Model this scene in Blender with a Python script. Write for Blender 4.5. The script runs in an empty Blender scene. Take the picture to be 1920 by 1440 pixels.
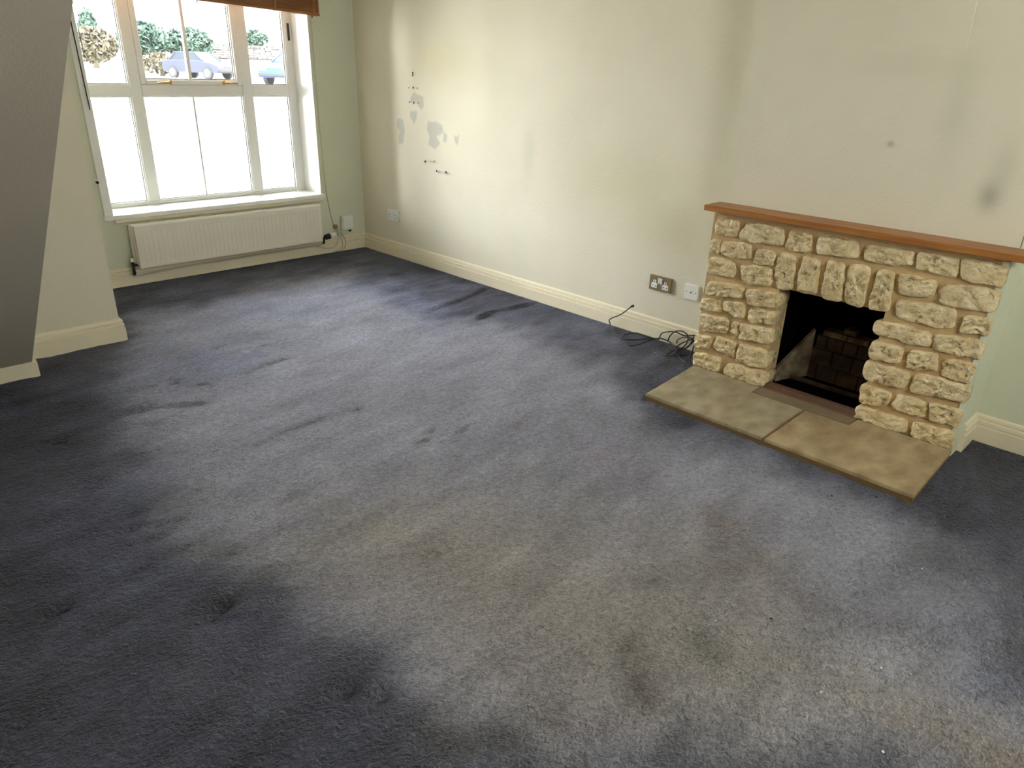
import bpy, bmesh, math, random, json
import numpy as np
from mathutils import Vector, Matrix, noise as mnoise

random.seed(7)
scene = bpy.context.scene
COL = scene.collection

# ------------------------------------------------------------------ camera
CAM_LOC = Vector((-3.391, -5.272, 1.44))
F_PX = 1347.6
cam_data = bpy.data.cameras.new('camera')
cam_data.sensor_width = 36.0
cam_data.lens = 36.0 * F_PX / 1920.0
cam_data.clip_start = 0.02
cam_data.clip_end = 300
cam = bpy.data.objects.new('camera', cam_data)
COL.objects.link(cam)
rt = Vector((0.71597928, -0.69766356, 0.02528299))
up = Vector((0.26309059, 0.30318901, 0.91589288))
fw = Vector((0.64665061, 0.64910860, -0.40062577))
M = Matrix(((rt.x, up.x, -fw.x, CAM_LOC.x), (rt.y, up.y, -fw.y, CAM_LOC.y), (rt.z, up.z, -fw.z, CAM_LOC.z), (0, 0, 0, 1)))
cam.matrix_world = M
scene.camera = cam

# ------------------------------------------------------------------ world, light, exposure
scene.view_settings.view_transform = 'Standard'
scene.view_settings.look = 'None'
scene.view_settings.gamma = 1.0
scene.view_settings.use_curve_mapping = False
scene.view_settings.exposure = 1.5
world = bpy.data.worlds.new('overcast_sky')
scene.world = world
world.use_nodes = True
bg = world.node_tree.nodes['Background']
bg.inputs['Color'].default_value = (0.87, 0.94, 1.0, 1)
bg.inputs['Strength'].default_value = 7.0
scene.cycles.max_bounces = 10
scene.cycles.diffuse_bounces = 6

def lamp(name, kind, loc, target, energy, color, size=None, size_y=None):
    d = bpy.data.lights.new(name, kind)
    d.energy = energy
    d.color = color
    if kind == 'AREA':
        d.shape = 'RECTANGLE'
        d.size = size
        d.size_y = size_y
    o = bpy.data.objects.new(name, d)
    COL.objects.link(o)
    o.location = loc
    o.rotation_euler = (Vector(target) - Vector(loc)).to_track_quat('-Z', 'Y').to_euler()
    return o
sun = lamp('sun', 'SUN', (0, -20, 30), (6, 0, 0), 9.0, (1.0, 0.95, 0.86))
sun.data.angle = math.radians(1.0)
# added unseen fill lamps: outside the window for more skylight, and behind the camera
lamp('window_fill', 'AREA', (-0.9, 1.9, 2.95), (-1.35, -2.4, 0.2), 130, (0.95, 0.975, 1.0), 3.0, 1.5)
lamp('window_side_fill', 'AREA', (-3.1, 2.1, 1.35), (-0.2, -2.4, 0.35), 212, (0.90, 0.95, 1.0), 2.2, 1.7)
lamp('rear_fill', 'AREA', (-2.0, -6.78, 1.7), (-1.5, 0, 0.6), 3.5, (1.0, 0.90, 0.74), 0.9, 0.7)

# ------------------------------------------------------------------ helpers
def lin(r, g, b):
    f = lambda c: (c / 255 / 12.92) if c / 255 <= 0.04045 else ((c / 255 + 0.055) / 1.055) ** 2.4
    return (f(r), f(g), f(b), 1.0)

def mat(name, rgb, rough=0.6, metal=0.0, var=0.0, vscale=6.0, bump=0.0, bscale=80.0, bdetail=4.0, attr=None, spec=None, rgb2=None, stretch=None):
    m = bpy.data.materials.new(name)
    m.use_nodes = True
    nt = m.node_tree
    b = nt.nodes['Principled BSDF']
    b.inputs['Roughness'].default_value = rough
    b.inputs['Metallic'].default_value = metal
    if spec is not None:
        b.inputs['Specular IOR Level'].default_value = spec
    tc = nt.nodes.new('ShaderNodeTexCoord')
    src = tc.outputs['Object']
    if stretch:
        mp = nt.nodes.new('ShaderNodeMapping')
        mp.inputs['Scale'].default_value = stretch
        nt.links.new(src, mp.inputs['Vector'])
        src = mp.outputs['Vector']
    col = None
    if attr:
        a = nt.nodes.new('ShaderNodeAttribute')
        a.attribute_name = attr
        col = a.outputs['Color']
    if var > 0 or rgb2:
        n = nt.nodes.new('ShaderNodeTexNoise')
        n.inputs['Scale'].default_value = vscale
        n.inputs['Detail'].default_value = 5
        nt.links.new(src, n.inputs['Vector'])
        if rgb2:
            mx = nt.nodes.new('ShaderNodeMix')
            mx.data_type = 'RGBA'
            r = nt.nodes.new('ShaderNodeValToRGB')
            r.color_ramp.elements[0].position = 0.35
            r.color_ramp.elements[1].position = 0.65
            nt.links.new(n.outputs['Fac'], r.inputs['Fac'])
            nt.links.new(r.outputs['Color'], mx.inputs[0])
            mx.inputs[6].default_value = rgb
            mx.inputs[7].default_value = rgb2
            col = mx.outputs[2]
        if var > 0:
            mr = nt.nodes.new('ShaderNodeMapRange')
            mr.inputs[1].default_value = 0.3
            mr.inputs[2].default_value = 0.7
            mr.inputs[3].default_value = 1 - var
            mr.inputs[4].default_value = 1 + var
            nt.links.new(n.outputs['Fac'], mr.inputs[0])
            vm = nt.nodes.new('ShaderNodeVectorMath')
            vm.operation = 'SCALE'
            if col is None:
                vm.inputs[0].default_value = rgb[:3]
            else:
                nt.links.new(col, vm.inputs[0])
            nt.links.new(mr.outputs[0], vm.inputs['Scale'])
            col = vm.outputs[0]
    if col is None:
        b.inputs['Base Color'].default_value = rgb
    else:
        nt.links.new(col, b.inputs['Base Color'])
    if bump > 0:
        n2 = nt.nodes.new('ShaderNodeTexNoise')
        n2.inputs['Scale'].default_value = bscale
        n2.inputs['Detail'].default_value = bdetail
        nt.links.new(src, n2.inputs['Vector'])
        bp = nt.nodes.new('ShaderNodeBump')
        bp.inputs['Strength'].default_value = 1.0
        bp.inputs['Distance'].default_value = bump
        nt.links.new(n2.outputs['Fac'], bp.inputs['Height'])
        nt.links.new(bp.outputs['Normal'], b.inputs['Normal'])
    return m

def link(name, me, m=None, parent=None, smooth=False):
    o = bpy.data.objects.new(name, me)
    COL.objects.link(o)
    if m is not None:
        me.materials.append(m)
    if parent is not None:
        o.parent = parent
    if smooth:
        me.polygons.foreach_set('use_smooth', [True] * len(me.polygons))
    return o

def bm_obj(name, bm, m=None, parent=None, smooth=False):
    bmesh.ops.recalc_face_normals(bm, faces=bm.faces)
    me = bpy.data.meshes.new(name)
    bm.to_mesh(me)
    bm.free()
    return link(name, me, m, parent, smooth)

def add_box(bm, x0, x1, y0, y1, z0, z1, bevel=0.0, seg=2):
    vs = [bm.verts.new((x, y, z)) for x in (x0, x1) for y in (y0, y1) for z in (z0, z1)]
    fs = [bm.faces.new([vs[i] for i in f]) for f in ((0, 1, 3, 2), (4, 6, 7, 5), (0, 4, 5, 1), (2, 3, 7, 6), (0, 2, 6, 4), (1, 5, 7, 3))]
    if bevel > 0:
        es = set(e for f in fs for e in f.edges)
        bmesh.ops.bevel(bm, geom=list(es), offset=bevel, segments=seg, affect='EDGES', profile=0.5)

def box(name, x0, x1, y0, y1, z0, z1, m, parent=None, bevel=0.0):
    bm = bmesh.new()
    add_box(bm, x0, x1, y0, y1, z0, z1, bevel)
    return bm_obj(name, bm, m, parent)

def add_prism(bm, pts, axis, a0, a1):
    """polygon pts in the two other axes, extruded along axis (0=x: pts are (y,z); 1=y: (x,z); 2=z: (x,y))"""
    def mk(p, a):
        return ((a, p[0], p[1]), (p[0], a, p[1]), (p[0], p[1], a))[axis]
    v0 = [bm.verts.new(mk(p, a0)) for p in pts]
    v1 = [bm.verts.new(mk(p, a1)) for p in pts]
    n = len(pts)
    bm.faces.new(v0)
    bm.faces.new(v1[::-1])
    for i in range(n):
        bm.faces.new((v0[i], v1[i], v1[(i + 1) % n], v0[(i + 1) % n]))

def add_tube(bm, pts, r, seg=8, caps=True):
    pts = [Vector(p) for p in pts]
    rings = []
    prev = None
    for i, p in enumerate(pts):
        t = (pts[min(i + 1, len(pts) - 1)] - pts[max(i - 1, 0)]).normalized()
        if prev is None:
            a = t.cross(Vector((0, 0, 1)))
            if a.length < 0.1:
                a = t.cross(Vector((0, 1, 0)))
        else:
            a = prev - t * prev.dot(t)
        a.normalize()
        prev = a
        b = t.cross(a)
        rr = r[i] if isinstance(r, (list, tuple)) else r
        rings.append([bm.verts.new(p + (a * math.cos(2 * math.pi * k / seg) + b * math.sin(2 * math.pi * k / seg)) * rr) for k in range(seg)])
    for i in range(len(rings) - 1):
        for k in range(seg):
            bm.faces.new((rings[i][k], rings[i][(k + 1) % seg], rings[i + 1][(k + 1) % seg], rings[i + 1][k]))
    if caps:
        bm.faces.new(rings[0][::-1])
        bm.faces.new(rings[-1])

def spline(pts, n=8):
    pts = [Vector(p) for p in pts]
    out = []
    P = [pts[0] * 2 - pts[1]] + pts + [pts[-1] * 2 - pts[-2]]
    for i in range(1, len(P) - 2):
        for k in range(n):
            t = k / n
            a, b, c, d = P[i - 1], P[i], P[i + 1], P[i + 2]
            out.append(0.5 * ((2 * b) + (c - a) * t + (2 * a - 5 * b + 4 * c - d) * t * t + (3 * b - a - 3 * c + d) * t ** 3))
    out.append(pts[-1])
    return out

def tube(name, pts, r, m, parent=None, seg=8):
    bm = bmesh.new()
    add_tube(bm, pts, r, seg)
    return bm_obj(name, bm, m, parent, True)

def thing(name, label, cat, loc=(0, 0, 0), group=None):
    o = bpy.data.objects.new(name, None)
    COL.objects.link(o)
    o.empty_display_size = 0.05
    o['label'] = label
    o['category'] = cat
    if group:
        o['group'] = group
    return o

def tag(o, label, cat, group=None):
    o['label'] = label
    o['category'] = cat
    if group:
        o['group'] = group
    return o

def struct(o):
    o['kind'] = 'structure'
    return o

# vectorised value noise
def vnoise(x, y, seed=0):
    xi = np.floor(x).astype(np.int64)
    yi = np.floor(y).astype(np.int64)
    xf = x - xi
    yf = y - yi
    def h(a, b):
        n = (a * 374761393 + b * 668265263 + seed * 1442695041) & 0xFFFFFFFF
        n = ((n ^ (n >> 13)) * 1274126177) & 0xFFFFFFFF
        return ((n ^ (n >> 16)) & 0xFFFF) / 65535.0
    u = xf * xf * (3 - 2 * xf)
    v = yf * yf * (3 - 2 * yf)
    return (h(xi, yi) * (1 - u) + h(xi + 1, yi) * u) * (1 - v) + (h(xi, yi + 1) * (1 - u) + h(xi + 1, yi + 1) * u) * v

def fbm(x, y, seed=0, octv=4):
    s = 0
    a = 0.5
    for i in range(octv):
        s = s + a * (vnoise(x, y, seed + i * 17) - 0.5)
        x = x * 2.03 + 11.3
        y = y * 2.03 + 5.7
        a *= 0.5
    return s            # about -0.5 .. 0.5

def poly_sd(px, py, poly):
    """signed distance, positive inside"""
    d = np.full(px.shape, 1e9)
    inside = np.zeros(px.shape, bool)
    n = len(poly)
    for i in range(n):
        ax, ay = poly[i]
        bx, by = poly[(i + 1) % n]
        ex, ey = bx - ax, by - ay
        t = np.clip(((px - ax) * ex + (py - ay) * ey) / (ex * ex + ey * ey + 1e-12), 0, 1)
        d = np.minimum(d, np.hypot(px - ax - t * ex, py - ay - t * ey))
        c = ((ay > py) != (by > py)) & (px < (bx - ax) * (py - ay) / (by - ay + 1e-12) + ax)
        inside ^= c
    return np.where(inside, d, -d)

def line_d(px, py, pts):
    d = np.full(px.shape, 1e9)
    for (ax, ay), (bx, by) in zip(pts[:-1], pts[1:]):
        ex, ey = bx - ax, by - ay
        t = np.clip(((px - ax) * ex + (py - ay) * ey) / (ex * ex + ey * ey + 1e-12), 0, 1)
        d = np.minimum(d, np.hypot(px - ax - t * ex, py - ay - t * ey))
    return d

def sstep(a, b, x):
    t = np.clip((x - a) / (b - a), 0, 1)
    return t * t * (3 - 2 * t)

def grid_mesh(name, P, col=None):
    """P: (ny, nx, 3) positions"""
    ny, nx = P.shape[:2]
    me = bpy.data.meshes.new(name)
    idx = np.arange(ny * nx).reshape(ny, nx)
    q = np.stack([idx[:-1, :-1], idx[:-1, 1:], idx[1:, 1:], idx[1:, :-1]], -1).reshape(-1, 4)
    me.vertices.add(ny * nx)
    me.vertices.foreach_set('co', P.reshape(-1).astype(np.float32))
    me.loops.add(q.size)
    me.loops.foreach_set('vertex_index', q.reshape(-1).astype(np.int32))
    me.polygons.add(len(q))
    me.polygons.foreach_set('loop_start', (np.arange(len(q)) * 4).astype(np.int32))
    me.update(calc_edges=True)
    me.polygons.foreach_set('use_smooth', np.ones(len(q), bool))
    if col is not None:
        a = me.color_attributes.new('tint', 'FLOAT_COLOR', 'POINT')
        c = np.concatenate([col.reshape(-1, 3), np.ones((ny * nx, 1))], 1).astype(np.float32)
        a.data.foreach_set('color', c.reshape(-1))
    return me

def mixc(a, b, w):
    return a * (1 - w[..., None]) + np.array(b)[None, None, :] * w[..., None]

# ------------------------------------------------------------------ materials
PAINT = np.array(lin(220, 212, 188)[:3])
m_wallgrid = mat('cream_wall_paint', None, 0.85, attr='tint', var=0.02, vscale=3.0, bump=0.0012, bscale=70)
m_wall = mat('cream_wall_paint_plain', lin(220, 212, 188), 0.85, var=0.02, vscale=3.0, bump=0.0012, bscale=70)
m_wallw = mat('window_wall_paint', lin(212, 213, 188), 0.85, var=0.02, vscale=3.0, bump=0.0012, bscale=70)
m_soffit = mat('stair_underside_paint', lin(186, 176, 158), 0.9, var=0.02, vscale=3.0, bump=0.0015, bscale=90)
m_ceil = mat('ceiling_paint', lin(228, 226, 214), 0.9)
m_trim = mat('skirting_gloss', lin(232, 221, 192), 0.35, var=0.02, vscale=8)
m_upvc = mat('white_window_frame', lin(232, 231, 224), 0.3)
m_white = mat('white_plastic', lin(232, 232, 224), 0.35)
m_rad = mat('radiator_enamel', lin(226, 220, 203), 0.35, var=0.015, vscale=10)
m_black = mat('black_rubber', lin(24, 23, 22), 0.45)
m_dark = mat('dark_hole', lin(30, 27, 24), 0.9)
m_brass = mat('brass', lin(200, 160, 80), 0.3, 0.9)
m_plate = mat('satin_brass_plate', lin(150, 132, 98), 0.38, 0.55, var=0.05, vscale=30)
m_mantel = mat('mantel_wood', lin(172, 116, 58), 0.42, rgb2=lin(148, 92, 40), vscale=3.0, stretch=(16, 1.2, 22), bump=0.0006, bscale=12)
m_blind = mat('blind_wood', lin(158, 102, 48), 0.45, rgb2=lin(130, 80, 34), vscale=4.0, stretch=(1.5, 10, 10))
m_mortar = mat('lime_mortar', lin(190, 162, 116), 0.95, var=0.10, vscale=14, bump=0.006, bscale=60)
m_stone = mat('cut_limestone', lin(238, 219, 174), 0.9, rgb2=lin(214, 188, 138), vscale=26, bump=0.022, bscale=42, bdetail=7)
m_slab = mat('hearth_flagstone', lin(172, 158, 130), 0.6, rgb2=lin(142, 128, 100), vscale=9, bump=0.006, bscale=16, stretch=(1, 1.6, 1))
m_slabw = mat('hearth_flagstone_warm', lin(178, 158, 122), 0.6, rgb2=lin(146, 124, 90), vscale=8, bump=0.006, bscale=16, stretch=(1, 1.6, 1))
m_edge = mat('hearth_edge', lin(118, 92, 52), 0.8, var=0.1, vscale=20, bump=0.002, bscale=60)
m_slate = mat('smoked_hearth_strip', lin(124, 108, 82), 0.6, var=0.1, vscale=14, bump=0.002, bscale=40)
m_soot = mat('soot', lin(9, 8, 7), 1.0, spec=0.0, var=0.3, vscale=8, bump=0.003, bscale=40)
m_fbrick = mat('smoked_firebrick', lin(84, 66, 48), 0.95, rgb2=lin(38, 28, 21), vscale=9, bump=0.004, bscale=50)
m_fplate = mat('pale_firebrick', lin(130, 116, 90), 0.95, rgb2=lin(78, 64, 46), vscale=14, bump=0.003, bscale=50)
m_red = mat('red_quarry_tile', lin(112, 76, 58), 0.6, rgb2=lin(88, 68, 52), vscale=10, bump=0.001, bscale=50)
m_chrome = mat('tarnished_valve', lin(60, 58, 54), 0.35, 0.8)
m_pipe = mat('painted_pipe', lin(200, 192, 170), 0.4)
m_asphalt = mat('drive_gravel', lin(190, 186, 176), 0.9, var=0.05)
m_hedge = mat('hedge_leaves', lin(50, 68, 58), 0.8, var=0.3, vscale=3)
m_shrub = mat('dry_shrub', lin(76, 70, 56), 0.8, var=0.25, vscale=4)
m_drystone = mat('dry_stone', lin(56, 54, 52), 0.9, var=0.25, vscale=3)
m_carblue = mat('blue_car_paint', lin(44, 60, 108), 0.7, spec=0.08)
m_cargrey = mat('grey_car_paint', lin(54, 56, 66), 0.7, spec=0.08)
m_carglass = mat('car_glass', lin(40, 44, 50), 0.5, spec=0.1)
m_tyre = mat('tyre', lin(34, 34, 36), 0.8)
m_grass = mat('verge_grass', lin(170, 178, 140), 0.9, var=0.1)

m_glass = bpy.data.materials.new('window_glass')
m_glass.use_nodes = True
nt = m_glass.node_tree
nt.nodes.clear()
out = nt.nodes.new('ShaderNodeOutputMaterial')
tr = nt.nodes.new('ShaderNodeBsdfTransparent')
gl = nt.nodes.new('ShaderNodeBsdfGlossy')
gl.inputs['Roughness'].default_value = 0.02
fr = nt.nodes.new('ShaderNodeFresnel')
mx = nt.nodes.new('ShaderNodeMixShader')
nt.links.new(fr.outputs[0], mx.inputs[0])
nt.links.new(tr.outputs[0], mx.inputs[1])
nt.links.new(gl.outputs[0], mx.inputs[2])
nt.links.new(mx.outputs[0], out.inputs[0])

# carpet material: tint from the wear map and painted window glare, pile relief from noise
m_carpet = bpy.data.materials.new('worn_carpet')
m_carpet.use_nodes = True
nt = m_carpet.node_tree
b = nt.nodes['Principled BSDF']
b.inputs['Roughness'].default_value = 0.95
b.inputs['Specular IOR Level'].default_value = 0.15
b.inputs['Sheen Weight'].default_value = 0.25
b.inputs['Sheen Roughness'].default_value = 0.5
tc = nt.nodes.new('ShaderNodeTexCoord')
at = nt.nodes.new('ShaderNodeAttribute')
at.attribute_name = 'tint'
n1 = nt.nodes.new('ShaderNodeTexNoise')
n1.inputs['Scale'].default_value = 120
n1.inputs['Detail'].default_value = 3
n1.inputs['Distortion'].default_value = 0.6
n2 = nt.nodes.new('ShaderNodeTexNoise')
n2.inputs['Scale'].default_value = 48
n2.inputs['Distortion'].default_value = 0.8
n2.inputs['Detail'].default_value = 4
mp = nt.nodes.new('ShaderNodeMapping')
mp.inputs['Rotation'].default_value = (0, 0, math.radians(12))
mp.inputs['Scale'].default_value = (0.9, 1.25, 1)
nt.links.new(tc.outputs['Object'], mp.inputs['Vector'])
nt.links.new(mp.outputs[0], n1.inputs['Vector'])
nt.links.new(mp.outputs[0], n2.inputs['Vector'])
add = nt.nodes.new('ShaderNodeMath')
add.operation = 'MULTIPLY_ADD'
add.inputs[1].default_value = 1.4
nt.links.new(n2.outputs['Fac'], add.inputs[0])
nt.links.new(n1.outputs['Fac'], add.inputs[2])
mr = nt.nodes.new('ShaderNodeMapRange')
mr.inputs[1].default_value = 0.8
mr.inputs[2].default_value = 1.6
mr.inputs[3].default_value = 0.62
mr.inputs[4].default_value = 1.34
nt.links.new(add.outputs[0], mr.inputs[0])
vm = nt.nodes.new('ShaderNodeVectorMath')
vm.operation = 'SCALE'
nt.links.new(at.outputs['Color'], vm.inputs[0])
nt.links.new(mr.outputs[0], vm.inputs['Scale'])
nt.links.new(vm.outputs[0], b.inputs['Base Color'])
bp = nt.nodes.new('ShaderNodeBump')
bp.inputs['Distance'].default_value = 0.045
bp.inputs['Strength'].default_value = 1.0
n3 = nt.nodes.new('ShaderNodeTexNoise')
n3.inputs['Scale'].default_value = 1.0
n3.inputs['Detail'].default_value = 5
n3.inputs['Roughness'].default_value = 0.6
n3.inputs['Distortion'].default_value = 0.5
mp3 = nt.nodes.new('ShaderNodeMapping')
mp3.inputs['Rotation'].default_value = (0, 0, math.radians(-8))
mp3.inputs['Scale'].default_value = (7, 20, 1)
nt.links.new(tc.outputs['Object'], mp3.inputs['Vector'])
nt.links.new(mp3.outputs[0], n3.inputs['Vector'])
hs = nt.nodes.new('ShaderNodeMath')
hs.operation = 'MULTIPLY_ADD'
hs.inputs[1].default_value = 0.9
nt.links.new(n3.outputs['Fac'], hs.inputs[0])
nt.links.new(add.outputs[0], hs.inputs[2])
nt.links.new(hs.outputs[0], bp.inputs['Height'])
nt.links.new(bp.outputs['Normal'], b.inputs['Normal'])

# ------------------------------------------------------------------ floor (carpet)
STONES= [[[-3.4516,0.8008],[-3.564,0.8101],[-3.5712,0.7318],[-3.4542,0.7255]],[[-3.6063,0.801],[-3.7858,0.8116],[-3.804,0.7281],[-3.7,0.7225],[-3.5963,0.7228],[-3.5854,0.7528]],[[-3.8197,0.802],[-3.9288,0.8027],[-3.9366,0.7245],[-3.8225,0.7161]],[[-3.962,0.801],[-4.0502,0.804],[-4.1266,0.803],[-4.1432,0.7366],[-3.9627,0.7219]],[[-4.1571,0.7977],[-4.3497,0.8052],[-4.3571,0.7423],[-4.1734,0.7319]],[[-4.3768,0.8044],[-4.5196,0.807],[-4.5267,0.731],[-4.3741,0.7398]],[[-4.5235,0.8114],[-4.6956,0.8087],[-4.6995,0.7294],[-4.545,0.7254]],[[-3.4384,0.6954],[-3.487,0.7011],[-3.4917,0.6332],[-3.4376,0.6314]],[[-3.4982,0.7003],[-3.646,0.7049],[-3.6511,0.6417],[-3.5713,0.6236],[-3.4965,0.6341]],[[-3.6793,0.6951],[-3.7717,0.6963],[-3.7726,0.6309],[-3.6748,0.6222]],[[-3.4379,0.6091],[-3.5119,0.6149],[-3.5748,0.6024],[-3.5839,0.5294],[-3.4413,0.5248]],[[-3.608,0.6007],[-3.7722,0.6176],[-3.7737,0.5322],[-3.6339,0.5179]],[[-3.7907,0.6973],[-3.8746,0.6951],[-3.8858,0.5385],[-3.7999,0.5272]],[[-3.9075,0.7013],[-3.9832,0.6957],[-4.0009,0.5438],[-3.9069,0.5407]],[[-4.0166,0.7047],[-4.0947,0.6954],[-4.1158,0.5373],[-4.0216,0.5304]],[[-4.1117,0.7062],[-4.2015,0.7048],[-4.2083,0.5343],[-4.1272,0.5298]],[[-4.2368,0.7018],[-4.3018,0.7011],[-4.316,0.5384],[-4.2329,0.5326]],[[-4.3197,0.7049],[-4.4678,0.7049],[-4.4615,0.6288],[-4.3418,0.625]],[[-4.4837,0.6967],[-4.6963,0.7176],[-4.6855,0.625],[-4.4961,0.6172]],[[-4.3382,0.5997],[-4.5521,0.615],[-4.5645,0.5371],[-4.5157,0.522],[-4.349,0.5196]],[[-4.586,0.5882],[-4.6977,0.609],[-4.6928,0.5344],[-4.597,0.5239]],[[-4.2765,0.4882],[-4.3786,0.498],[-4.4901,0.4948],[-4.4977,0.4329],[-4.2778,0.4284]],[[-4.5054,0.4908],[-4.6883,0.5135],[-4.6919,0.4351],[-4.5157,0.4256]],[[-4.2766,0.3976],[-4.4033,0.4078],[-4.4088,0.3341],[-4.2807,0.3149]],[[-4.4384,0.4027],[-4.539,0.4113],[-4.5493,0.339],[-4.4314,0.319]],[[-4.5636,0.3979],[-4.6776,0.4123],[-4.6799,0.3227],[-4.5665,0.3276]],[[-4.2726,0.3053],[-4.4539,0.3044],[-4.4456,0.2249],[-4.279,0.2192]],[[-4.4697,0.3094],[-4.6944,0.3193],[-4.6857,0.245],[-4.4809,0.2213]],[[-4.2764,0.1931],[-4.4028,0.1901],[-4.3986,0.1204],[-4.2834,0.1025]],[[-4.4301,0.1995],[-4.5505,0.1971],[-4.5562,0.1261],[-4.4144,0.1215]],[[-4.559,0.2001],[-4.684,0.2103],[-4.6862,0.1311],[-4.5782,0.1276]],[[-4.2784,0.0866],[-4.4912,0.0949],[-4.4935,0.0176],[-4.2817,0.0116]],[[-4.5126,0.0939],[-4.6842,0.1106],[-4.678,0.0191],[-4.5224,0.0106]],[[-3.45,0.4893],[-3.6457,0.5011],[-3.6438,0.4418],[-3.4455,0.4129]],[[-3.659,0.4929],[-3.8367,0.5087],[-3.8333,0.4372],[-3.6772,0.4215]],[[-3.4273,0.391],[-3.5396,0.4029],[-3.543,0.3426],[-3.4288,0.3289]],[[-3.5547,0.4065],[-3.6629,0.4181],[-3.6663,0.3448],[-3.5654,0.3598]],[[-3.698,0.404],[-3.8254,0.4188],[-3.8268,0.3497],[-3.6979,0.3357]],[[-3.4282,0.3108],[-3.5837,0.3236],[-3.591,0.24],[-3.4325,0.2241]],[[-3.6133,0.3137],[-3.6519,0.315],[-3.6509,0.2476],[-3.6121,0.2457]],[[-3.6605,0.3144],[-3.8238,0.3348],[-3.8321,0.2578],[-3.6603,0.2355]],[[-3.4187,0.1946],[-3.5141,0.1995],[-3.5106,0.1373],[-3.426,0.1221]],[[-3.5376,0.2151],[-3.6456,0.2124],[-3.6469,0.1288],[-3.5352,0.1476]],[[-3.6726,0.2171],[-3.8194,0.2156],[-3.8265,0.1273],[-3.6682,0.1141]],[[-3.423,0.0962],[-3.5802,0.1088],[-3.5769,0.0273],[-3.4285,0.0122]],[[-3.615,0.0917],[-3.8444,0.1093],[-3.8289,0.0146],[-3.609,0.0094]]]
WORN= [[-2.1579,-0.7206],[-1.5268,-0.6723],[-0.8878,-0.5044],[-0.4171,-0.4823],[-0.607,-1.1825],[-0.7098,-1.7952],[-0.3376,-2.379],[-0.5476,-3.2053],[-0.8313,-3.7003],[-0.771,-4.2098],[-0.7906,-4.7167],[-0.9911,-4.9499],[-1.2067,-5.1768],[-1.7129,-5.2882],[-2.5722,-4.4837],[-2.6507,-4.3145],[-2.6188,-4.0069],[-2.6711,-3.7105],[-2.7424,-3.455],[-2.7108,-3.2313],[-2.7143,-2.9792],[-2.6454,-2.6501],[-2.6443,-2.3012],[-2.6077,-1.9206],[-2.4832,-1.4416],[-2.3041,-1.0819]]
BEIGE= [[-2.4779,-3.3632],[-2.2491,-3.26],[-1.7984,-3.5143],[-1.5897,-3.995],[-1.4605,-4.2442],[-1.4333,-4.4324],[-1.4339,-4.6177],[-1.5363,-4.901],[-1.556,-5.2308],[-1.7129,-5.2882],[-2.449,-4.599],[-2.5424,-4.4354],[-2.5273,-4.1168],[-2.5708,-3.8027],[-2.6132,-3.6065]]
CREASE= [[[-0.5937,-1.2274],[-0.3272,-1.1817],[-0.023,-1.1642]],[[-0.6143,-1.7012],[-0.3959,-1.6837],[-0.0268,-1.5699]],[[-0.5115,-2.0307],[-0.2947,-1.9964],[0.0365,-2.0407]],[[-2.0149,-1.9565],[-1.8903,-1.8946],[-1.6434,-1.8627]],[[-2.7079,-1.8478],[-2.6062,-1.7674],[-2.4835,-1.7516]],[[-2.5998,-2.0015],[-2.442,-2.043],[-2.2686,-2.1563]],[[-2.8896,-2.5261],[-2.8329,-2.5511]],[[-2.8163,-2.9651],[-2.7182,-2.989]],[[-2.8628,-3.5636],[-2.7992,-3.5776],[-2.7496,-3.6081],[-2.6483,-3.5744]],[[-2.4861,-1.5314],[-2.4037,-1.5101]],[[-1.9655,-2.6307],[-2.1221,-2.6321],[-2.2907,-2.6771]],[[-2.8733,-2.1172],[-2.8566,-2.1132]],[[-1.3712,-0.6565],[-1.3689,-0.9562],[-1.3713,-1.1733]]]
DENT= [[-2.8641,-2.1191],[-2.5874,-1.9977],[-2.2966,-1.8198],[-2.8068,-3.5248],[-2.8528,-3.5581],[-2.8571,-2.5398],[-3.1592,-3.2316],[-2.6647,-4.1092],[-2.7187,-4.036]]
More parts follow.
